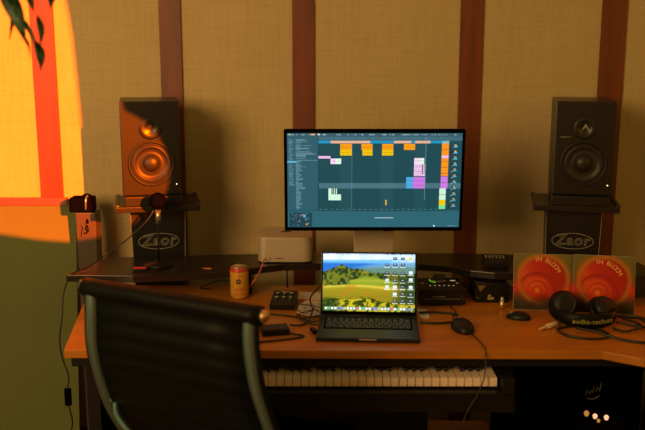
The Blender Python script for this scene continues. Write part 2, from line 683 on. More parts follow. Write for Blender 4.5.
rc(168, 125, 184, 144, (250, 215, 250)); rc(184, 125, 202, 144, (225, 255, 230)); rc(178, 132, 181, 137, (200, 80, 200)); rc(190, 133, 198, 135, (90, 170, 100), .6)
rc(438, 124, 456, 143, (245, 220, 245)); rc(456, 124, 472, 143, (222, 250, 228)); rc(442, 132, 470, 134, (120, 130, 120), .5)
rc(438, 143, 474, 183, (240, 205, 240))
rc(465, 143, 468, 178, (40, 60, 70)); rc(471, 143, 473, 178, (40, 60, 70))
for k in range(6):
    rc(441, 149 + k * 6, 463, 151 + k * 6, (190, 120, 190), .6)
rc(130, 205, 592, 224, (88, 128, 140), .75)
rc(414, 186, 437, 224, (70, 170, 225)); rc(437, 186, 476, 224, (205, 120, 228))
for k in range(6):
    rc(417 + k * 10, 197, 423 + k * 10, 199, (110, 60, 140), .7)
    rc(417 + k * 10, 212, 423 + k * 10, 214, (110, 60, 140), .7)
rc(162, 224, 171, 262, (215, 252, 222)); rc(162, 243, 202, 262, (215, 252, 222))
for x in (174, 180, 186):
    rc(x, 224, x + 3, 243, (200, 240, 210))
rc(348, 261, 353, 278, (220, 170, 50))
rc(236.5, 77, 238, 296, (110, 140, 150), .7); rc(475, 55, 477, 262, (120, 160, 170), .8)
for y0, y1, c in ((77, 115, (250, 150, 35)), (115, 124, (240, 190, 235)), (124, 183, (250, 150, 35)), (184, 224, (205, 125, 228)), (224, 261, (205, 245, 220)), (261, 279, (240, 200, 10)), (279, 291, (120, 225, 150))):
    rc(526 - (y0 > 220) * 3, y0, 549 - (y0 > 220) * 4, y1, c)
for y in (96, 134, 153, 172, 204, 242):
    rc(524, y, 549, y + 1, (80, 60, 40), .6)
for k in range(11):
    y = 80 + k * 19.5
    for q in range(6):
        rc(552 + rng.uniform(0, 14), y + rng.uniform(0, 14), 556 + rng.uniform(0, 14), y + 2 + rng.uniform(0, 14), (15, 35, 45))
    rc(568, y, 574, y + 4, (235, 170, 80)); rc(566, y + 5, 577, y + 9, (90, 190, 225)); rc(560, y + 9, 566, y + 11, (220, 230, 230), .6)
for y in np.arange(64, 215, 4.2):
    rc(33, y, 33 + rng.uniform(8, 18), y + 2, (130, 170, 182), .6)
for y in np.arange(64, 128, 4.6):
    rc(56, y, 56 + rng.uniform(10, 66), y + 2.2, (150, 185, 195), .6)
rc(28, 134, 58, 138, (90, 190, 235)); rc(58, 130, 128, 131, (110, 150, 160))
for y in np.arange(134, 291, 4.2):
    rc(56, y, 56 + rng.uniform(8, 22) + (12 if rng.random() < .15 else 0), y + 2.6, (130, 170, 185), .65)
rc(127, 55, 129, 297, (20, 60, 70))
rc(28, 297, 592, 352, (38, 100, 114)); rc(28, 296, 549, 298, (25, 65, 75))
for k in range(22):
    rc(133 + k * 18, 292, 141 + k * 18, 294, (150, 185, 190), .6)
rc(33, 303, 108, 350, (24, 66, 78))
for k in range(26):
    x, y = rng.uniform(36, 104), rng.uniform(306, 345)
    rc(x, y, x + 4, y + 2.5, (140, 190, 205), .7)
rc(78, 310, 86, 320, (90, 175, 220)); rc(72, 311, 77, 314, (220, 90, 50)); rc(86, 341, 94, 345, (230, 150, 60))
rc(313, 320, 375, 323, (180, 210, 215), .8)
rc(507, 346, 512, 350, (230, 240, 240)); rc(555, 347, 580, 349, (130, 160, 170))

mon = thing('computer_monitor', 'large black computer monitor showing a music session, on a grey stand', 'monitor', (.175, 3.04, .87))
tilt = thing('m', '', '', (0, 0, 0))
bpy.data.objects.remove(tilt)
ang = R(4)          # the screen leans forward at the top
mx = Matrix.Translation((0, -.175, .1475)) @ Matrix.Rotation(ang, 4, 'X')
MW, MH = .610, .350
f = MB().box((0, .020, MH / 2), (MW, .036, MH), .004)
f.transform(mx)
hous = f.build('housing', 'matte', mon)
scr = picture('screen', .588, .326, img, 'screen', mon)
scr.matrix_local = mx @ Matrix.Translation((0.0, .0012, .0145))
st = MB().box((.012, .0, .14), (.145, .012, .28), .004)
st.box((.012, -.06, .30), (.09, .10, .06), .004)
st.build('stand_neck', 'alu', mon)
MB().box((.012, .01, .005), (.24, .16, .010), .004).build('stand_foot', 'alu', mon)
tag(MB().tube([(.270, 2.93, 1.04), (.262, 2.925, 1.022), (.242, 2.93, 1.008), (.222, 3.0, .99)], .003).build('monitor_cable', 'cable'),
    'short black cable curling below the bottom edge of the monitor', 'cable')

# ------------------------------------------------------------------ small computer on the shelf
mac = thing('desktop_computer', 'square silver compact computer on the black shelf left of the monitor', 'computer', (-.137, 3.095, .87))
b = bmesh.new()
n = 9
w = .0985
r = .030
outl = []
for cx, cy, a0 in ((w - r, w - r, 0), (-w + r, w - r, 90), (-w + r, -w + r, 180), (w - r, -w + r, 270)):
    for k in range(n):
        a = R(a0 + 90 * k / (n - 1))
        outl.append((cx + r * math.cos(a), cy + r * math.sin(a)))
MB().prism([(x * .80, y * .80) for x, y in outl], 0, .004).build('foot', 'black', mac)
mb = MB().prism(outl, .004, .095, .003)
mb.build('body', 'alu', mac)
po = MB()
for x in (-.070, -.052):
    po.box((x, -.0988, .018), (.003, .0012, .009), .0005)
po.box((-.020, -.0988, .018), (.028, .0012, .0024), .0004)
po.build('front_ports', 'black', mac)
MB().box((.078, -.0988, .016), (.003, .001, .0015)).build('status_light', 'pale', mac)
MB().box((0, .01, .0956), (.035, .02, .0006)).build('top_mark', 'ring', mac)
tag(MB().tube([(-.207, 2.985, .888), (-.212, 2.965, .885), (-.222, 2.93, .860), (-.245, 2.90, .825), (-.270, 2.93, .795), (-.30, 2.97, .775)], .0027).build('charging_cable', 'pinkcable'),
    'thin red cable plugged into the front of the silver computer', 'cable')

# ------------------------------------------------------------------ laptop
LW, LH = 240, 156
u = np.linspace(0, 1, LW)[None, :].repeat(LH, 0)
v = np.linspace(0, 1, LH)[:, None].repeat(LW, 1)


def noise2(sx, sy, seed, octaves=4):
    rg = np.random.default_rng(seed)
    out = np.zeros((LH, LW))
    for k in range(octaves):
        gx, gy = int(sx * 2 ** k) + 2, int(sy * 2 ** k) + 2
        g = rg.random((gy, gx))
        xx = u * (gx - 1.001)
        yy = v * (gy - 1.001)
        xi, yi = xx.astype(int), yy.astype(int)
        fx, fy = xx - xi, yy - yi
        fx, fy = fx * fx * (3 - 2 * fx), fy * fy * (3 - 2 * fy)
        out += (g[yi, xi] * (1 - fx) * (1 - fy) + g[yi, xi + 1] * fx * (1 - fy) + g[yi + 1, xi] * (1 - fx) * fy + g[yi + 1, xi + 1] * fx * fy) / 2 ** k
    return out / sum(1 / 2 ** k for k in range(octaves))


def mixc(a, c, m):
    return a * (1 - m[..., None]) + np.array(c) * m[..., None]


def step(x, w=.01):
    return np.clip(x / w + .5, 0, 1)


n1, n2, n3 = noise2(8, 6, 1), noise2(34, 24, 2, 3), noise2(14, 9, 5, 3)
im = canvas(LW, LH, (.78, .88, .98))
im = mixc(im, (.96, .96, .96), np.clip((n1 - .35) * 4, 0, 1) * .7)
im = mixc(im, (.42, .72, .95), step(v - (.115 - .02 * u), .03) * step(.95 - u, .5))
im = mixc(im, (.07, .42, .80), step(v - .165, .04) * step(.62 - u, .3))
im = mixc(im, (.40, .60, .76), step(v - (.21 + .04 * (n1 - .5) - .10 * np.maximum(0, u - .35)), .03) * step(u - .40, .2) * .9)
im = mixc(im, (.36, .50, .40), step(v - (.27 + .03 * (n1 - .5) - .05 * u), .03) * step(u - .3, .1) * .8)
ridge = .33 - .13 * np.exp(-((u - .20) / .12) ** 2) - .05 * np.exp(-((u - .42) / .08) ** 2) + .05 * np.clip(u - .6, 0, 1) + .05 * (n2 - .5)
trees = step(v - ridge, .012)
im = mixc(im, (.16, .30, .10), trees)
im = mixc(im, (.50, .52, .12), trees * np.clip((n2 - .48) * 9, 0, 1) * .75)
im = mixc(im, (.03, .13, .08), trees * np.clip((.46 - n2) * 9, 0, 1) * .7)
im = mixc(im, (.70, .55, .14), trees * np.clip((n3 - .60) * 8, 0, 1) * .5)
hill = step(v - (.485 - .085 * np.exp(-((u - .50) / .17) ** 2)), .02) * step(u - .28, .06) * step(.78 - u, .08)
im = mixc(im, (.50, .60, .14), hill)
im = mixc(im, (.70, .68, .22), hill * np.exp(-((v - .47) / .03) ** 2) * .6)
gold = step(v - (.570 - .05 * np.sin(u * 2.8) + .03 * u), .025)
im = mixc(im, (.62, .56, .10), gold)
im = mixc(im, (.34, .36, .05), gold * (.5 + .5 * np.sin((v + .20 * u + .035 * np.sin(u * 8)) * 170)) * np.clip((v - .58) * 6, 0, 1) * .55)
im = mixc(im, (.86, .80, .30), gold * np.exp(-((v - .585 + .03 * np.sin(u * 5)) / .028) ** 2) * .8)
im = mixc(im, (.74, .46, .10), gold * np.clip((n3 - .50) * 5, 0, 1) * .45)
rg_ = step(u - (.84 - .10 * (v - .5)), .16) * step(v - .36, .08)
im = mixc(im, (.10, .22, .10), rg_ * .8)
bot = step(v - (.865 - .09 * np.exp(-((u - .42) / .22) ** 2) - .06 * step(.25 - u, .2) + .07 * (n2 - .5)), .015)
im = mixc(im, (.36, .38, .05), bot)
im = mixc(im, (.84, .76, .14), bot * np.clip((n2 - .47) * 8, 0, 1) * .85)
im = mixc(im, (.06, .17, .05), bot * np.clip((.45 - n2) * 8, 0, 1) * .8)
bl = step(.17 - u, .08) * step(v - .78 + .1 * (n1 - .5), .04)
im = mixc(im, (.06, .20, .08), bl * .75)


def lr(x0, y0, x1, y1, c, a=1.0):
    i0, i1, j0, j1 = int(x0 * LW), max(int(x0 * LW) + 1, int(x1 * LW)), int(y0 * LH), max(int(y0 * LH) + 1, int(y1 * LH))
    im[j0:j1, i0:i1] = im[j0:j1, i0:i1] * (1 - a) + np.array(c) * a


lr(0, 0, 1, .022, (.62, .72, .80), .6)
for k in range(18):
    x = rng.uniform(0, .3) if k % 2 else rng.uniform(.65, .98)
    lr(x, .006, x + .014, .016, (.15, .2, .3), .5)
icons = [(.785, .06, 1), (.868, .06, 1), (.95, .06, 3), (.70, .17, 1), (.785, .17, 1), (.868, .17, 1),
         (.70, .31, 1), (.785, .31, 1), (.868, .31, 1), (.955, .30, 2),
         (.70, .43, 2), (.785, .44, 1), (.868, .44, 1), (.955, .42, 2), (.70, .55, 2), (.785, .55, 2), (.868, .55, 1), (.955, .55, 2),
         (.785, .67, 2), (.868, .67, 1), (.955, .68, 1), (.785, .79, 1), (.868, .79, 1), (.955, .79, 1)]
for x, y, k in icons:
    if k == 1:
        lr(x - .02, y, x + .02, y + .045, (.08, .14, .24))
        lr(x - .012, y + .012, x + .012, y + .026, (.7, .78, .85))
    elif k == 2:
        lr(x - .02, y, x + .02, y + .05, (.82, .90, .95))
    else:
        lr(x - .018, y, x + .018, y + .045, (.95, .80, .20))
    lr(x - .03, y + .058, x + .03, y + .072, (.92, .95, .97), .75)
lr(.02, .925, .98, .985, (.55, .66, .55), .75)
cols = [(.95, .95, .95), (.85, .9, 1), (.9, .95, .9), (.3, .6, .95), (.95, .95, .9), (.25, .75, .35), (.9, .3, .4), (.95, .95, .95), (.95, .75, .3), (.5, .3, .7), (.95, .95, .95)]
for k in range(28):
    lr(.03 + k * .0338, .937, .053 + k * .0338, .973, cols[(k * 5) % 11])

lap = thing('laptop', 'open dark grey laptop showing a green landscape wallpaper', 'laptop', (.142, 2.533, D), (0, 0, R(-3.5)))
bo = MB().box((0, 0, .0085), (.3126, .2212, .011), .003)
bo.build('base', 'grey', lap)
MB().box((0, -.1112, .0105), (.052, .0016, .004)).build('opening_notch', 'alu', lap)
kbp = MB().box((0, .032, .0142), (.276, .112, .0006)).build('keyboard', 'matte', lap)
k0 = None
rows = [(14, .0085), (14, .0165), (14, .0165), (13, .0165), (12, .0165), (9, .0165)]
yy = .083
for ri, (nk, kh) in enumerate(rows):
    x = -.134
    tot = .268
    wid = [tot / nk] * nk
    if ri == 5:
        wid = [.0191] * 3 + [.022, .094, .022] + [.0191] * 3
        wid = [q * tot / sum(wid) for q in wid]
    if ri == 3:
        wid[0] *= 1.5; wid[-1] *= 1.5; wid = [q * tot / sum(wid) for q in wid]
    if ri == 4:
        wid[0] *= 1.9; wid[-1] *= 1.9; wid = [q * tot / sum(wid) for q in wid]
    for q in wid:
        kk = MB().box((x + q / 2, yy - kh / 2, .0151), (q - .0028, kh - .0025, .0012)).build('key', 'key', kbp)
        MB().box((x + q / 2 - .002, yy - kh / 2, .01585), (.004, .003, .0002)).build('key_legend', 'legend', kk) if (ri + int(x * 1000)) % 3 else None
        x += q
    yy -= kh + .0015
MB().box((0, -.067, .0141), (.130, .078, .0004)).build('trackpad', 'grey', lap)
la = R(14)
lmx = Matrix.Translation((0, .110, .014)) @ Matrix.Rotation(-la, 4, 'X')
lid = MB().box((0, .003, .1035), (.3126, .005, .207), .0022)
lid.transform(lmx)
lid.build('lid', 'grey', lap)
bz = MB().box((0, .0000, .104), (.3066, .0012, .200))
bz.transform(lmx)
bz.build('bezel', 'matte', lap)
MB().tube([(-.14, .110, .014), (.14, .110, .014)], .0045, 8, smooth=False).build('hinge', 'black', lap)
ls = picture('screen', .299, .187, im, 'lscreen', lap)
ls.matrix_local = lmx @ Matrix.Translation((0, -.0012, .0145))

# ------------------------------------------------------------------ microphone on its table stand
mic = thing('microphone', 'black desktop microphone with round foam windscreen on the shelf', 'microphone', (-.588, 2.962, .87))
MB().lathe([(.0, 0), (.050, 0), (.050, .006), (.046, .009), (.012, .013), (.010, .020), (0, .020)], 40).build('base', 'black', mic)
MB().tube([(0, 0, .015), (.004, 0, .16)], .0035, 10, smooth=False).build('pole', 'black', mic)
MB().tube([(.004, 0, .155), (.005, 0, .205)], .0095, 14, smooth=False).build('clip', 'silver', mic)
wm = MB().sphere((.006, -.004, .236), (.030, .032, .031), 24)
wm.build('windscreen', 'matte', mic)
MB().tube([(.004, .01, .215), (.010, .07, .205)], .012, 12, smooth=False).build('mic_body', 'black', mic)
tag(MB().tube([(-.600, 2.975, 1.072), (-.628, 2.965, 1.030), (-.70, 2.955, .965), (-.785, 2.95, .905), (-.825, 2.90, .880), (-.862, 2.845, .8735), (-.879, 2.825, .845), (-.885, 2.79, .80),
               (-.885, 2.77, .74), (-.895, 2.76, .66), (-.890, 2.76, .60), (-.872, 2.76, .53), (-.878, 2.76, .49)], .0026).build('microphone_cable', 'cable'),
    'thin black cable running from the microphone over the shelf corner', 'cable')
mxc = MB().box((-.878, 2.76, .455), (.022, .016, .062), .005)
tag(mxc.build('inline_adapter', 'matte'), 'small black inline box hanging on the cable left of the desk', 'adapter')
tag(MB().tube([(-.878, 2.76, .425), (-.868, 2.76, .36), (-.882, 2.76, .30), (-.90, 2.80, .15), (-.93, 2.86, .006), (-1.0, 2.9, .004)], .0026).build('power_cable', 'cable'),
    'thin black cable hanging below the inline box to the floor', 'cable')

# ------------------------------------------------------------------ drink can
can = thing('drink_can', 'yellow drink can with a red rim behind the chair', 'can', (-.293, 2.895, D), (0, 0, R(10)))
MB().lathe([(0, .002), (.022, .0), (.026, .004), (.0325, .012), (.0325, .100)], 40).build('body', 'can', can)
MB().lathe([(.0325, .0998), (.0325, .104), (.0285, .112), (.0275, .1135)], 40).build('shoulder', 'red', can)
MB().lathe([(.0272, .113), (.0282, .1155), (.0272, .116), (.0255, .113), (0, .112)], 40).build('lid', 'silver', can)
dc = MB()
rt = Matrix.Rotation(PI / 2, 3, 'X')
dc.lathe([(.0085, 0), (.0085, .0012), (.004, .0012), (.004, 0)], 20, (-.006, -.0322, .068), rt)
dc.build('round_print', 'key', can)
cw = MB()
for row, (zz, hh, ww, gg) in enumerate(((.086, .003, .003, 7), (.040, .013, .005, 5), (.022, .011, .004, 4))):
    for q in range(gg):
        a = -.45 + q * .9 / (gg - 1) - .1
        h_ = hh * (.6 + .4 * ((q * 7 + row) % 3) / 2)
        cw.box((.0325 * math.sin(a), -.0325 * math.cos(a), zz + (h_ - hh) / 2), (ww * .55, .0012, h_), 0, Matrix.Rotation(a, 3, 'Z'))
        cw.box((.0325 * math.sin(a + .06), -.0325 * math.cos(a + .06), zz), (ww * .9, .0012, .0022), 0, Matrix.Rotation(a, 3, 'Z'))
cw.build('print_marks', 'red', can)

# ------------------------------------------------------------------ small six-knob controller
ct = thing('knob_controller', 'small black controller with six white-tipped knobs left of the laptop', 'controller', (-.132, 2.815, D), (0, 0, R(-4)))
wed = MB()
wed.prism([(-.043, -.064), (.043, -.064), (.041, .055), (-.041, .055)], 0, .020, .003)
bmv = wed.bm
for vv in bmv.verts:
    if vv.co.z > .01:
        vv.co.z += (vv.co.y + .064) * .12
wed.build('body', 'black', ct)
for r_ in range(2):
    for c_ in range(3):
        x, y = -.024 + c_ * .024, -.022 + r_ * .036
        z = .020 + (y + .064) * .12
        kn = MB().lathe([(.0075, 0), (.0065, .008), (0, .008)], 16, (x, y, z)).build('knob', 'key', ct)
        MB().box((x, y + .001, z + .0088), (.012, .004, .001)).build('knob_mark', 'pale', kn)
        MB().box((x, y - .013, z - .001), (.004, .002, .001)).build('panel_mark', 'mark', ct)
MB().box((.002, .044, .0332), (.036, .004, .001)).build('name_strip', 'mark', ct)

# papers
def sheet(name, pts, z, label, m='paper', bumpz=.0):
    b = bmesh.new()
    vs = [b.verts.new((x, y, z + bumpz * random.random())) for x, y in pts]
    ff = b.faces.new(vs)
    me_ = MB()
    me_._merge(b)
    o = me_.build(name, m)
    sm = o.modifiers.new('thickness', 'SOLIDIFY')
    sm.thickness = .0006
    return tag(o, label, 'paper')


sheet('paper_sheet', [(-.088, 2.875), (-.082, 2.965), (.02, 2.96), (.02, 2.86)], D + .0012, 'blank white paper lying behind the six-knob controller')
pc = sheet('crumpled_paper', [(-.085, 2.70), (-.080, 2.80), (-.055, 2.835), (.0, 2.835), (.02, 2.78), (.01, 2.69), (-.04, 2.665)], D + .004, 'speckled white paper under the tangled cables beside the laptop', bumpz=.004)
dots = MB()
for k in range(26):
    dots.box((random.uniform(-.075, 0), random.uniform(2.70, 2.81), D + .0083), (.004, .004, .0006))
dd = dots.build('printed_dots', 'key', pc)
sheet('folded_paper', [(.318, 2.66), (.318, 2.76), (.352, 2.755), (.350, 2.655)], D + .0012, 'narrow strip of white paper right of the laptop')

# hub and tangle of cables left of the laptop
hb = thing('cable_adapter', 'flat black adapter box lying at the left end of the cable tangle', 'adapter', (-.148, 2.515, D), (0, 0, R(12)))
MB().box((0, 0, .010), (.085, .062, .020), .004).build('body', 'black', hb)
MB().box((0, 0, .0203), (.07, .048, .0008)).build('top_panel', 'key', hb)
z = D + .0035


def cable(name, pts, label, r=.0030, m='cable', sub=6):
    return tag(MB().tube(pts, r, 8, sub=sub).build(name, m), label, 'cable')


cable('usb_cable', [(-.103, 2.56, z + .008), (-.07, 2.58, z), (-.045, 2.61, z + .006), (-.033, 2.68, z + .02), (-.04, 2.76, z + .04), (.01, 2.85, z + .06), (.06, 2.90, z + .03)], 'thick black cable rising behind the left edge of the laptop')
cable('data_cable', [(-.34, 2.70, z), (-.22, 2.705, z), (-.12, 2.68, z), (-.06, 2.635, z + .004), (-.035, 2.58, z + .004)], 'black cable crossing the desk below the six-knob controller')
cable('cable_loop', [(-.10, 2.50, z), (-.06, 2.47, z), (-.20, 2.42, z), (-.30, 2.44, z), (-.36, 2.5, z)], 'black cable curving along the front edge of the desk behind the chair')
for k, (cx, cy, rx, ry, lb) in enumerate(((-.045, 2.66, .04, .055, 'small loop of thin black cable on the speckled paper'), (-.02, 2.60, .055, .04, 'thin black cable loop touching the laptop corner'), (-.055, 2.71, .03, .045, 'thin black cable loop nearest the six-knob controller'))):
    pts = [(cx + rx * math.cos(t), cy + ry * math.sin(t), z + .006 + .006 * k + .005 * math.sin(2 * t + k)) for t in np.linspace(0, 2 * PI * .95, 14)]
    cable('thin_cable', pts, lb, .0019)
plug = MB().box((-.028, 2.515, D + .008), (.014, .034, .012), .003, Matrix.Rotation(R(20), 3, 'Z'))
tag(plug.build('cable_plug', 'black'), 'short black plug at the front of the cable tangle', 'plug')
cable('looped_cable', [(.32, 2.70, z + .004), (.37, 2.715, z), (.43, 2.70, z), (.445, 2.66, z), (.42, 2.615, z), (.36, 2.60, z), (.315, 2.61, z)], 'thick black cable looping out right of the laptop', .0042)

# ------------------------------------------------------------------ audio interface
ai = thing('audio_interface', 'black audio interface with a big round knob right of the laptop', 'audio interface', (.408, 2.868, D), (0, 0, R(1)))
b_ = MB().box((0, 0, .033), (.160, .150, .055), .004)
b_.build('body', 'black', ai)
MB().lathe([(.023, 0), (.022, .016), (.019, .018), (0, .018)], 36, (.005, .045, .0605)).build('volume_knob', 'key', ai)
arc = MB().tube([(.005 + .034 * math.cos(t), .040 + .034 * math.sin(t), .0615) for t in np.linspace(R(165), R(240), 8)], .0016, 6)
arc.build('level_light', 'led_green', ai)
MB().box((.052, .034, .0612), (.018, .006, .001)).build('display_label', 'led_dim', ai)
MB().tube([(.005 + .024 * math.cos(t), .045 + .024 * math.sin(t), .0615) for t in np.linspace(R(200), R(340), 10)], .0012, 6).build('knob_ring', 'pale', ai)
for k in range(6):
    MB().box((-.036 + k * .016, -.030, .0609), (.005, .004, .0008)).build('button', 'led_dim', ai)
for x in (-.06, .062):
    MB().lathe([(.006, 0), (.005, .003), (0, .003)], 14, (x, .0, .0605)).build('side_button', 'mark', ai)
fl = MB().box((0, -.0755, .026), (.150, .001, .0012)).build('front_line', 'mark', ai)
nm = MB()
for k in range(7):
    nm.box((-.034 + k * .007, -.0757, .034), (.0045, .001, .0028))
nm.build('name_marks', 'mark', ai)
for x in (-.066, .066):
    MB().lathe([(.007, 0), (.007, .003), (.004, .003), (0, .001)], 16, (x, -.0755, .033), rt).build('jack_socket', 'ring', ai)

# black box and adapter
bx = thing('rack_unit', 'black metal box under the shelf beside the left record sleeve', 'equipment box', (.586, 2.905, D))
MB().box((0, 0, .034), (.115, .14, .068), .003).build('body', 'black', bx)
MB().prism_xz([(-.050, .062), (-.022, .062), (-.040, .040)], -.0712, -.0702).build('panel_sticker', mat('olive_mark', (.16, .12, .02), .6), bx)
lb = MB().box((-.004, -.0708, .016), (.022, .0012, .010), .0004)
lb.sphere((-.008, -.0708, .025), (.006, .001, .006), 10)
lb.build('small_label', mat('olive_label', (.26, .24, .08), .6), bx)
MB().sphere((-.048, -.071, .018), (.002, .001, .002), 8).build('indicator', 'mark', bx)
ad = thing('jack_adapter', 'small brass jack adapter standing on the desk just left of the small flat mouse', 'adapter', (.606, 2.762, D))
MB().lathe([(0, 0), (.0085, 0), (.0085, .020), (.007, .022), (.007, .034), (0, .034)], 20).build('barrel', 'brass', ad)
MB().lathe([(.006, .034), (.0055, .042), (0, .043)], 16).build('tip', 'silver', ad)
rm = thing('remote_control', 'black remote with rows of small grey buttons on the shelf', 'remote', (.625, 2.99, .87), (0, 0, R(-6)))
MB().box((0, 0, .011), (.085, .13, .022), .004).build('body', 'black', rm)
for r_ in range(3):
    for c_ in range(6):
        MB().box((-.032 + c_ * .0125, .0 + r_ * .018, .0225), (.006, .006, .002)).build('button', 'mark', rm)

# ------------------------------------------------------------------ mice
def mouse(name, label, loc, rz, sx, sy, sz, m='black'):
    t = thing(name, label, 'mouse', loc, (0, 0, rz))
    b = bmesh.new()
    bmesh.ops.create_uvsphere(b, u_segments=28, v_segments=18, radius=1)
    for vv in b.verts:
        x, y, z_ = vv.co
        zz = max(z_, -.0) if z_ > 0 else z_ * .12
        hump = 1 + .18 * (-y)
        vv.co = Vector((x * sx * (1 - .12 * y), y * sy, .0025 + zz * sz * hump + .001))
    for f_ in b.faces:
        f_.smooth = True
    k = MB()
    k._merge(b)
    k.build('shell', m, t)
    MB().tube([(0, sy * .93, sz * .35), (0, sy * .6, sz * .86), (0, sy * .25, sz * 1.02)], .0006, 5).build('button_seam', 'mark', t)
    MB().lathe([(.0, -.003), (.006, -.003), (.0065, 0), (.006, .003), (0, .003)], 18, (0, sy * .55, sz * .80), Matrix.Rotation(PI / 2, 3, 'Y')).build('scroll_wheel', 'mark', t)
    return t


mouse('computer_mouse', 'black computer mouse on the desk in front of the audio interface', (.438, 2.552, D), R(8), .034, .062, .032)
mouse('compact_mouse', 'small flat black mouse left of the headphones', (.638, 2.655, D), R(70), .024, .040, .022)
cable('mouse_cable', [(.428, 2.612, z + .004), (.425, 2.66, z), (.445, 2.72, z), (.435, 2.765, z), (.44, 2.80, z)], 'thin cable from the mouse towards the audio interface', .0016)
cable('hanging_cable', [(.455, 2.50, z + .002), (.470, 2.44, z - .001), (.476, 2.37, z - .001), (.474, 2.345, D - .012), (.468, 2.325, .70), (.445, 2.295, .66), (.410, 2.285, .60), (.385, 2.27, .50), (.36, 2.28, .35), (.34, 2.34, .15), (.32, 2.44, .006)], 'thin grey cable dropping over the desk edge across the piano keys', .0018, 'grey')

# ------------------------------------------------------------------ record sleeves
AW = 120
au = np.linspace(-1, 1, AW)[None, :].repeat(AW, 0)
av = np.linspace(-1, 1, AW)[:, None].repeat(AW, 1)
cov = canvas(AW, AW, (.46, .44, .20))
top = np.clip(.5 - .6 * av, 0, 1)[..., None]
cov = cov * top + np.array((.30, .20, .13)) * (1 - top)
side = (np.exp(-((np.abs(au) - .95) / .22) ** 2) * np.exp(-((av - .22) / .28) ** 2))[..., None]
cov = cov * (1 - side) + np.array((.92, .12, .12)) * side
rr_ = np.sqrt(((au + .0) / .84) ** 2 + ((av + .14) / (.82 + .10 * (av > 0))) ** 2)
halo = np.exp(-((rr_ - .98) / .14) ** 2)[..., None] * .75
cov = cov * (1 - halo) + np.array((.93, .50, .10)) * halo
disc = np.clip((.97 - rr_) * 7, 0, 1)[..., None]
tone = np.clip(.5 + .55 * au - .2 * av, 0, 1)[..., None]
cov = cov * (1 - disc) + (np.array((.93, .22, .08)) * (1 - tone) + np.array((.74, .05, .04)) * tone) * disc
glow = (np.exp(-(((au + .62) / .22) ** 2 + ((av + .25) / .42) ** 2)))[..., None] * .55
cov = cov * (1 - glow) + np.array((.98, .45, .14)) * glow
cx, cy = -.20, .30
ra = np.sqrt((au - cx) ** 2 + (av - cy) ** 2)
th = np.arctan2(av - cy, au - cx)
for rad, wd, col, a in ((.0, .11, (1, .58, .10), .95), (.24, .055, (1, .46, .10), .85), (.42, .06, (.98, .40, .12), .75), (.62, .05, (.60, .03, .04), .6)):
    g = np.exp(-((ra - rad) / wd) ** 2) * a
    if rad:
        g = g * np.clip(1.25 - np.abs(th + 1.75) * .42, 0, 1)
    g = (g * np.clip(disc[..., 0] + (rad < .3), 0, 1))[..., None]
    cov = cov * (1 - g) + np.array(col) * g
low = (np.clip((av - .50 + .12 * np.cos(au * 5)) * 3.0, 0, 1) * np.clip(1 - np.exp(-((au + .2) / .3) ** 2) * .4, 0, 1))[..., None] * .8
cov = cov * (1 - low) + np.array((.15, .13, .09)) * low


cov = cov * .88


def sleeve(loc, rz, label, lean, w=.196, h=.188):
    t = thing('record_sleeve', label, 'record sleeve', loc, (R(-lean), 0, rz), 'record sleeves leaning on the shelf')
    MB().box((0, .0025, h / 2), (w, .004, h)).build('cardboard', 'paper', t)
    p_ = picture('printed_front', w - .001, h - .001, cov, 'print', t)
    p_.location = (0, 0, .0005)
    le = MB()
    word = 'IN BLOOM'
    for i, ch in enumerate(word):
        if ch == ' ':
            continue
        a = R(100 - i * 10)
        tm = text_mesh(ch, .021, extrude=.0004)
        rad = .070
        mxx = Matrix.Translation((-.012 + rad * math.cos(a), -.0008, .100 + rad * math.sin(a))) @ Matrix.Rotation(PI / 2 - a, 4, 'Y') @ RX90
        le.mesh(tm, mxx)
    le.build('lettering', mat('cover_lettering', (.90, .50, .14), .5), t)
    return t


sleeve((.742, 2.752, D), R(-6), 'red and orange record sleeve, the left of the leaning pair', 12)
sleeve((.933, 2.716, D), R(-10), 'red and orange record sleeve, the right of the leaning pair', 9, .198, .192)

# ------------------------------------------------------------------ headphones
hp = thing('headphones', 'black headphones lying in front of the record sleeves', 'headphones', (.835, 2.64, D), (0, 0, R(2)))


def cup(c, yawc, pitchc):
    rotc = (Matrix.Rotation(yawc, 3, 'Z') @ Matrix.Rotation(PI / 2 - pitchc, 3, 'X'))
    s_ = MB()
    s_.lathe([(0, .006), (.012, .008), (.030, .006), (.038, 0), (.041, -.010), (.040, -.022), (0, -.022)], 36, c, rotc)
    cu = s_.build('ear_cup', 'black', hp)
    MB().lathe([(.0315, .0070), (.0300, .0090), (.0275, .0070)], 36, c, rotc).build('cup_ring', 'key', cu)
    off = rotc @ Vector((0, 0, -.022))
    MB().lathe([(.040, 0), (.046, -.004), (.046, -.016), (.038, -.022), (.02, -.018), (0, -.016)], 36, Vector(c) + off, rotc).build('ear_pad', 'leather', cu)


cup((-.056, -.012, .058), R(-8), R(18))
cup((.078, -.020, .052), R(30), R(38))
band = MB()
bm_ = bmesh.new()
NB = 26
ringsb = []
for i in range(NB + 1):
    a = PI + PI * i / NB
    x = .098 * math.cos(a)
    y = -.02 + .085 * math.sin(a)
    zz = .036 - .006 * math.sin((a - PI))
    hw = .0245 - .010 * abs(math.cos(a)) ** 3
    th_ = .0055
    nx, ny = math.cos(a), math.sin(a)
    ringsb.append([bm_.verts.new((x + nx * d_, y + ny * d_, zz + e_)) for d_, e_ in ((th_, -hw + .003), (th_ + .001, 0), (th_, hw - .003), (0, hw), (-th_, hw - .003), (-th_, -hw + .003), (0, -hw))])
for a_, c_ in zip(ringsb, ringsb[1:]):
    for k in range(7):
        bm_.faces.new((a_[k], a_[(k + 1) % 7], c_[(k + 1) % 7], c_[k]))
bm_.faces.new(ringsb[0][::-1])
bm_.faces.new(ringsb[-1])
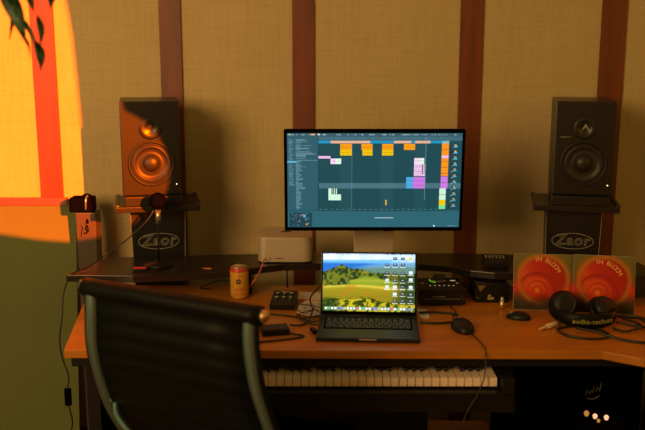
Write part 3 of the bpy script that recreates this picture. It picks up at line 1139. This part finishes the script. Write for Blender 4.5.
bmesh.ops.recalc_face_normals(bm_, faces=bm_.faces)
for f_ in bm_.faces:
    f_.smooth = True
band._merge(bm_)
bo_ = band.build('headband', 'leather', hp)
lt = MB()
tm = text_mesh('audio-technica', .0215, extrude=.0003)
bb = bmesh.new()
bb.from_mesh(tm)
bmesh.ops.subdivide_edges(bb, edges=[e for e in bb.edges if e.calc_length() > .004], cuts=1)
for vv in bb.verts:
    s_ = (vv.co.x + .008) / .092
    a = PI * 1.5 + s_
    rx_, ry_ = .098 + .0072 + vv.co.z, .085 + .0072 + vv.co.z
    vv.co = Vector((rx_ * math.cos(a), -.02 + ry_ * math.sin(a), .030 + vv.co.y))
lt._merge(bb)
lt.build('lettering', mat('band_lettering', (.36, .33, .08), .5), bo_)
for s in (-1, 1):
    MB().tube([(s * .098, -.025, .03), (s * .100, 0, .035), (s * .085, .01, .045)], .006, 8).build('yoke', 'black', hp)
cb = MB()
cb.tube([(-.02, -.06, .004), (-.065, -.075, .005), (-.105, -.10, .0045), (-.095, -.155, .0045), (-.05, -.185, .0045), (0, -.19, .0045), (.035, -.165, .0045), (.03, -.12, .0045), (0, -.08, .0045)], .0042)
cb.tube([(-.05, -.11, .0125), (.0, -.155, .012), (.06, -.20, .0045), (.13, -.235, .0045), (.20, -.235, .0045), (.26, -.20, .0045), (.30, -.10, .0045)], .0042)
cb.tube([(.10, -.05, .01), (.15, -.08, .006), (.21, -.10, .005), (.24, -.06, .005), (.20, -.01, .006), (.13, -.02, .013), (.16, -.10, .014), (.10, -.13, .006), (.07, -.10, .006)], .0040)
cb.tube([(.12, 0, .012), (.17, -.03, .02), (.235, -.10, .016), (.27, -.18, .006), (.25, -.23, .0125)], .0040)
cb.build('cable', 'cable', hp)
jp = MB()
jp.lathe([(0, 0), (.0055, 0), (.0062, .004), (.0062, .040), (.0042, .044)], 18)
jp.lathe([(.003, .044), (.003, .060), (.0022, .062), (.003, .064), (0, .070)], 14)
d_ = Vector((-.085, -.066, -.0))
jp.transform(Matrix.Translation((0, 0, .001)) @ Matrix.Translation((-.095, -.055, .008)) @ d_.to_track_quat('Z', 'Y').to_matrix().to_4x4() @ Matrix.Scale(1.3, 4))
jp.build('jack_plug', mat('plug_metal', (.80, .56, .40), .4, metal=.2), hp)
cable('drooping_cable', [(1.005, 2.60, D + .025), (1.015, 2.53, D + .018), (1.000, 2.44, D + .014), (.955, 2.34, D + .0128), (.930, 2.268, D + .003), (.9285, 2.262, D - .03), (.93, 2.262, .60), (.935, 2.27, .40), (.94, 2.28, .2), (.95, 2.3, .004)],
      'black cable dropping over the right front edge of the desk', .0032)

# ------------------------------------------------------------------ little things on the shelf
cp = thing('guitar_capo', 'small pink and red gadget lying on the shelf by the microphone', 'gadget', (-.640, 2.890, .87), (0, 0, R(8)))
MB().box((0, 0, .004), (.050, .022, .008), .003).build('body', 'black', cp)
MB().box((0, .002, .0105), (.044, .008, .005), .002).build('pad', 'pinkred', cp)
pkk = MB().prism([(-.018, .006), (.016, -.006), (.012, .010)], 0, .0016, .0004).build('guitar_pick', 'orange')
pkk.location = (-.408, 2.917, .8702)
tag(pkk, 'tiny orange pick lying on the black shelf left of the can', 'guitar pick')
# thin rod under the shelf
tag(MB().tube([(-.13, 3.03, D), (-.13, 3.03, .845)], .003, 8, smooth=False).build('support_rod', 'black'), 'thin black rod standing under the shelf below the silver computer', 'rod')
cable('loose_cable', [(-.41, 3.0, z), (-.44, 2.97, z + .012), (-.38, 3.0, z + .03), (-.30, 3.0, z + .03)], 'thin black cable loop on the desk behind the yellow can', .0022)

# ------------------------------------------------------------------ chair
chair = thing('office_chair', 'black leather office chair with polished aluminium frame in front of the desk', 'chair', (-.3735, 1.9795, 0), (0, 0, math.atan2(-.251, .473)))
HL = .268
def flare(zc):
    return .024 * min(1, max(0, (.97 - zc) / .27))


prof = [(0.0, 1.045), (-.003, .97), (.0, .90), (.012, .84), (.040, .76), (.075, .68), (.12, .60), (.16, .54), (.22, .49), (.30, .468), (.45, .465), (.60, .475), (.64, .465)]


def sweep_sheet(p, half0, th, name, m, ribs):
    b = bmesh.new()
    # resample
    P_ = []
    for (a0, c0), (a1, c1) in zip(p, p[1:]):
        n_ = max(2, int(math.hypot(a1 - a0, c1 - c0) / .008))
        for k in range(n_):
            P_.append((a0 + (a1 - a0) * k / n_, c0 + (c1 - c0) * k / n_))
    P_.append(p[-1])
    ringS = []
    acc = 0
    for i, (y, zc) in enumerate(P_):
        a0, c0 = P_[max(i - 1, 0)]
        a1, c1 = P_[min(i + 1, len(P_) - 1)]
        ty, tz = a1 - a0, c1 - c0
        l_ = math.hypot(ty, tz)
        ny, nz_ = -tz / l_, ty / l_
        if i:
            acc += math.hypot(y - P_[i - 1][0], zc - P_[i - 1][1])
        puff = th * (.55 + .45 * abs(math.sin(acc / ribs * PI)))
        row = []
        half = half0 + flare(zc)
        for x in (-half, -half * .5, 0, half * .5, half):
            row.append(b.verts.new((x, y + ny * puff, zc + nz_ * puff)))
        for x in (half, half * .5, 0, -half * .5, -half):
            row.append(b.verts.new((x, y - ny * puff, zc - nz_ * puff)))
        ringS.append(row)
    for a_, c_ in zip(ringS, ringS[1:]):
        for k in range(10):
            b.faces.new((a_[k], a_[(k + 1) % 10], c_[(k + 1) % 10], c_[k]))
    b.faces.new(ringS[0][::-1])
    b.faces.new(ringS[-1])
    bmesh.ops.recalc_face_normals(b, faces=b.faces)
    for f_ in b.faces:
        f_.smooth = True
    k = MB()
    k._merge(b)
    return k.build(name, m, chair)


sweep_sheet(prof[:8], HL - .045, .010, 'backrest', 'leather', .045)
sweep_sheet(prof[7:], HL - .045, .012, 'seat', 'leather', .045)
MB().tube([(-HL + .004, 0, 1.035), (0, -.004, 1.036), (HL - .004, 0, 1.035)], .025, 20, smooth=True, flat=(1.0, .95)).build('head_roll', 'leather', chair)
for s in (-1, 1):
    rail = [(s * (HL - .030 + flare(zc)), y - .006, zc) for y, zc in prof]
    MB().tube(rail, .0155, 10, flat=(.9, 1.1)).build('side_rail', 'chair_alu', chair)
    MB().tube([(s * (HL - .012 + flare(zc)), y - .004, zc) for y, zc in prof], .0075, 8).build('rail_lip', 'leather', chair)
    ec = MB().lathe([(0, 0), (.012, 0), (.015, .004), (.015, .012), (0, .014)], 20, (s * (HL - .002), 0, 1.037), Matrix.Rotation(s * PI / 2, 3, 'Y'))
    ec.build('end_cap', 'brass' if s > 0 else 'chair_alu', chair)
MB().tube([(-HL + .03, .06, .70), (-HL + .07, .030, .672), (-.08, -.005, .640), (.08, -.005, .640), (HL - .07, .030, .672), (HL - .03, .06, .70)], .009, 10).build('back_stretcher', 'chair_alu', chair)
MB().tube([(-HL + .03, .40, .45), (0, .40, .43), (HL - .03, .40, .45)], .014, 10).build('seat_stretcher', 'chair_alu', chair)
MB().lathe([(.026, .08), (.026, .30), (.018, .30), (.018, .43), (0, .43)], 20, (0, .40, 0)).build('gas_column', 'black', chair)
for k in range(5):
    a = 2 * PI * k / 5 + .3
    lg = MB().tube([(0, .40, .115), (.15 * math.cos(a), .40 + .15 * math.sin(a), .10), (.28 * math.cos(a), .40 + .28 * math.sin(a), .068)], .016, 10, radii=[.024, .018, .013])
    lo = lg.build('base_leg', 'chair_alu', chair)
    MB().lathe([(0, -.012), (.022, -.012), (.025, -.008), (.025, .008), (.022, .012), (0, .012)], 20, (.28 * math.cos(a), .40 + .28 * math.sin(a), .026), Matrix.Rotation(PI / 2, 3, 'X')).build('caster', 'black', lo)

# ------------------------------------------------------------------ board, tall case on the left
bd = thing('leaning_board', 'large olive painted board with a red wooden top rail leaning on the wall', 'board', (-1.45, 3.28, 0), (-math.atan2(.14, 1.03), 0, 0))
MB().box((-.02, .0, .515), (.93, .018, 1.03), .003).build('panel', 'board', bd)
MB().box((-.02, -.002, 1.032), (.86, .026, .034), .004).build('top_rail', 'batten', bd)
tc = thing('tall_equipment_case', 'narrow tall black case with scrawled lettering behind the left desk end', 'case', (-.935, 3.33, 0))
MB().box((0, .0, .50), (.078, .08, 1.0), .004).build('body', 'case', tc)
capm = MB()
capm.box((-.018, -.005, 1.030), (.090, .085, .058), .010)
capm.sphere((.0, -.01, 1.058), (.022, .03, .014), 14)
capm.build('cap', 'matte', tc)
MB().tube([(.006, -.05, 1.015), (.008, -.05, 1.055), (.010, -.03, 1.066)], .004, 8).build('cap_clip', 'silver', tc)
wr = MB()
wr.tube([(-.020, -.041, .905), (-.018, -.041, .925), (-.014, -.041, .940), (-.020, -.041, .950)], .0016, 6)
wr.tube([(-.010, -.041, .920), (.000, -.041, .918), (.008, -.041, .930), (.004, -.041, .950), (-.002, -.041, .935), (.010, -.041, .925)], .0028, 6)
wr.tube([(.002, -.041, .955), (.006, -.041, .975), (.010, -.041, .960), (.003, -.041, .962)], .0024, 6)
wr.build('lettering', 'matte', tc)
sq = MB()
for k in range(5):
    x0 = random.uniform(-.03, .01)
    z0 = .30 + k * .022
    sq.tube([(x0, -.0415, z0), (x0 + .012, -.0415, z0 + .018), (x0 + .022, -.0415, z0 - .004), (x0 + .014, -.0415, z0 - .016)], .0022, 6)
sq.build('scrawl', 'mark', tc)

# ------------------------------------------------------------------ under the desk
cr = thing('wooden_crate', 'low brown wooden crate on the floor under the desk', 'crate', (.53, 3.18, 0))
for zz in (.03, .085):
    MB().box((0, -.12, zz + .01), (.30, .012, .045), .002).build('slat', 'crate', cr)
MB().box((0, 0, .115), (.30, .24, .012), .002).build('lid', 'crate', cr)
for s in (-1, 1):
    MB().box((s * .144, .0, .055), (.012, .23, .10), .002).build('side', 'crate', cr)
ps = thing('power_strip', 'black power strip with a red light fixed to the dark panel under the desk', 'power strip', (-.03, 2.992, .185))
MB().box((0, 0, .03), (.30, .06, .05), .006).build('body', 'black', ps)
for k in range(4):
    MB().lathe([(.018, 0), (.018, .003), (.015, .003), (.014, 0)], 20, (-.10 + k * .05, 0, .055)).build('socket', 'ring', ps)
MB().box((.008, -.031, .055), (.010, .004, .010), .001).build('switch_light', 'led_red', ps)
am = thing('guitar_amplifier', 'black guitar amplifier in the dark under the right of the desk', 'amplifier', (.88, 2.925, 0))
MB().box((0, 0, .29), (.48, .24, .56), .010).build('cabinet', 'matte', am)
MB().box((0, -.122, .25), (.42, .006, .40), .002).build('grille_cloth', 'matte', am)
sg = MB()
for k, (x, h_) in enumerate(((.040, .022), (.052, .015), (.063, .024), (.075, .02), (.087, .03))):
    sg.tube([(x, -.127, .445 + k * .004), (x + .006, -.127, .445 + h_ + k * .004)], .0022, 6, smooth=False)
sg.tube([(.045, -.127, .435), (.065, -.127, .430), (.090, -.127, .445)], .0022, 6)
sg.build('script_mark', 'mark', am)
for s in (-1, 1):
    for zz in (.03, .55):
        MB().box((s * .228, -.108, zz), (.03, .03, .035), .006).build('corner_guard', 'black', am)
for i in range(4):
    MB().box(((-1, 1)[i % 2] * .2, (-.09, .09)[i // 2], .006), (.03, .03, .012)).build('foot', 'black', am)
gl = thing('glint_cluster', 'tiny glowing beads imitating warm reflections on a black box in the dark under the desk', 'lights', (.915, 2.66, 0))
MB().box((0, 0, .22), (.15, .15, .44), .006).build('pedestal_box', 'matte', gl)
for i, (x, y, r_, m_) in enumerate(((-.040, -.02, .0095, 'dim_glint'), (-.018, -.040, .0085, 'warm_glint'), (.016, -.05, .0085, 'warm_glint'), (-.016, -.07, .006, 'dim_glint'))):
    MB().lathe([(0, r_ * 2.0), (r_ * .6, r_ * 1.7), (r_, r_), (r_ * .7, .003), (r_ * .7, 0), (0, 0)], 18, (x, y, .44)).build('glint', m_, gl)  # self-lit beads stand in for warm glints; no lamps here
va = MB().lathe([(0, 0), (.06, 0), (.065, .02), (.055, .06), (.075, .16), (.105, .25), (.115, .31), (.105, .37), (.07, .42), (.045, .45), (.042, .49), (.055, .51), (.048, .51), (.036, .49), (0, .48)], 40)
vo = va.build('floor_vase', 'olive')
vo.location = (1.355, 3.22, 0)
tag(vo, 'tall olive ceramic vase at the right edge under the desk', 'vase')

# ------------------------------------------------------------------ hanging plant leaves, upper left
pl = thing('hanging_plant', 'dark green leafy plant trailing down at the upper left', 'plant', (-.68, 1.92, 1.74))
MB().tube([(-.06, 0, .10), (-.035, 0, .03), (.005, 0, -.03), (.030, .01, -.06), (.048, .0, -.13)], .0025, 6).build('stem', 'leaf', pl)
MB().tube([(.0, 0, .10), (.03, 0, .04), (.065, 0, .0)], .0025, 6).build('stem', 'leaf', pl)


def leaf(base, tip, w):
    b = bmesh.new()
    A, T = Vector(base), Vector(tip)
    d = T - A
    side_ = d.cross(Vector((.15, 1, .1))).normalized()
    N_ = 9
    rows_ = []
    for i in range(N_ + 1):
        t = i / N_
        ww = w * math.sin(PI * min(1, t ** .75)) * (1 - .25 * t)
        c = A + d * t + Vector((0, .02 * math.sin(PI * t), 0))
        rows_.append([b.verts.new(c - side_ * ww), b.verts.new(c + Vector((0, .006, 0))), b.verts.new(c + side_ * ww)])
    for a_, c_ in zip(rows_, rows_[1:]):
        for k in range(2):
            b.faces.new((a_[k], a_[k + 1], c_[k + 1], c_[k]))
    k = MB()
    k._merge(b)
    o = k.build('leaf', 'leaf', pl)
    sm = o.modifiers.new('thickness', 'SOLIDIFY')
    sm.thickness = .0006
    return o


# offsets from the plant's top: base, tip, half width
for bs, tp, w_ in (((-.030, 0, .045), (.024, 0, -.098), .024), ((-.008, .01, .010), (-.014, .0, -.088), .008), ((-.034, 0, .06), (.006, 0, -.02), .020),
                   ((.052, 0, -.035), (.054, 0, -.100), .009), ((.044, .0, -.09), (.052, 0, -.155), .013), ((.020, 0, .03), (.044, 0, -.028), .011),
                   ((.080, 0, .05), (.082, 0, -.020), .018), ((.016, 0, -.04), (.046, 0, -.115), .006), ((-.05, 0, .06), (-.025, 0, .0), .016), ((.012, .004, -.07), (.030, 0, -.125), .004)):
    leaf(bs, tp, w_)
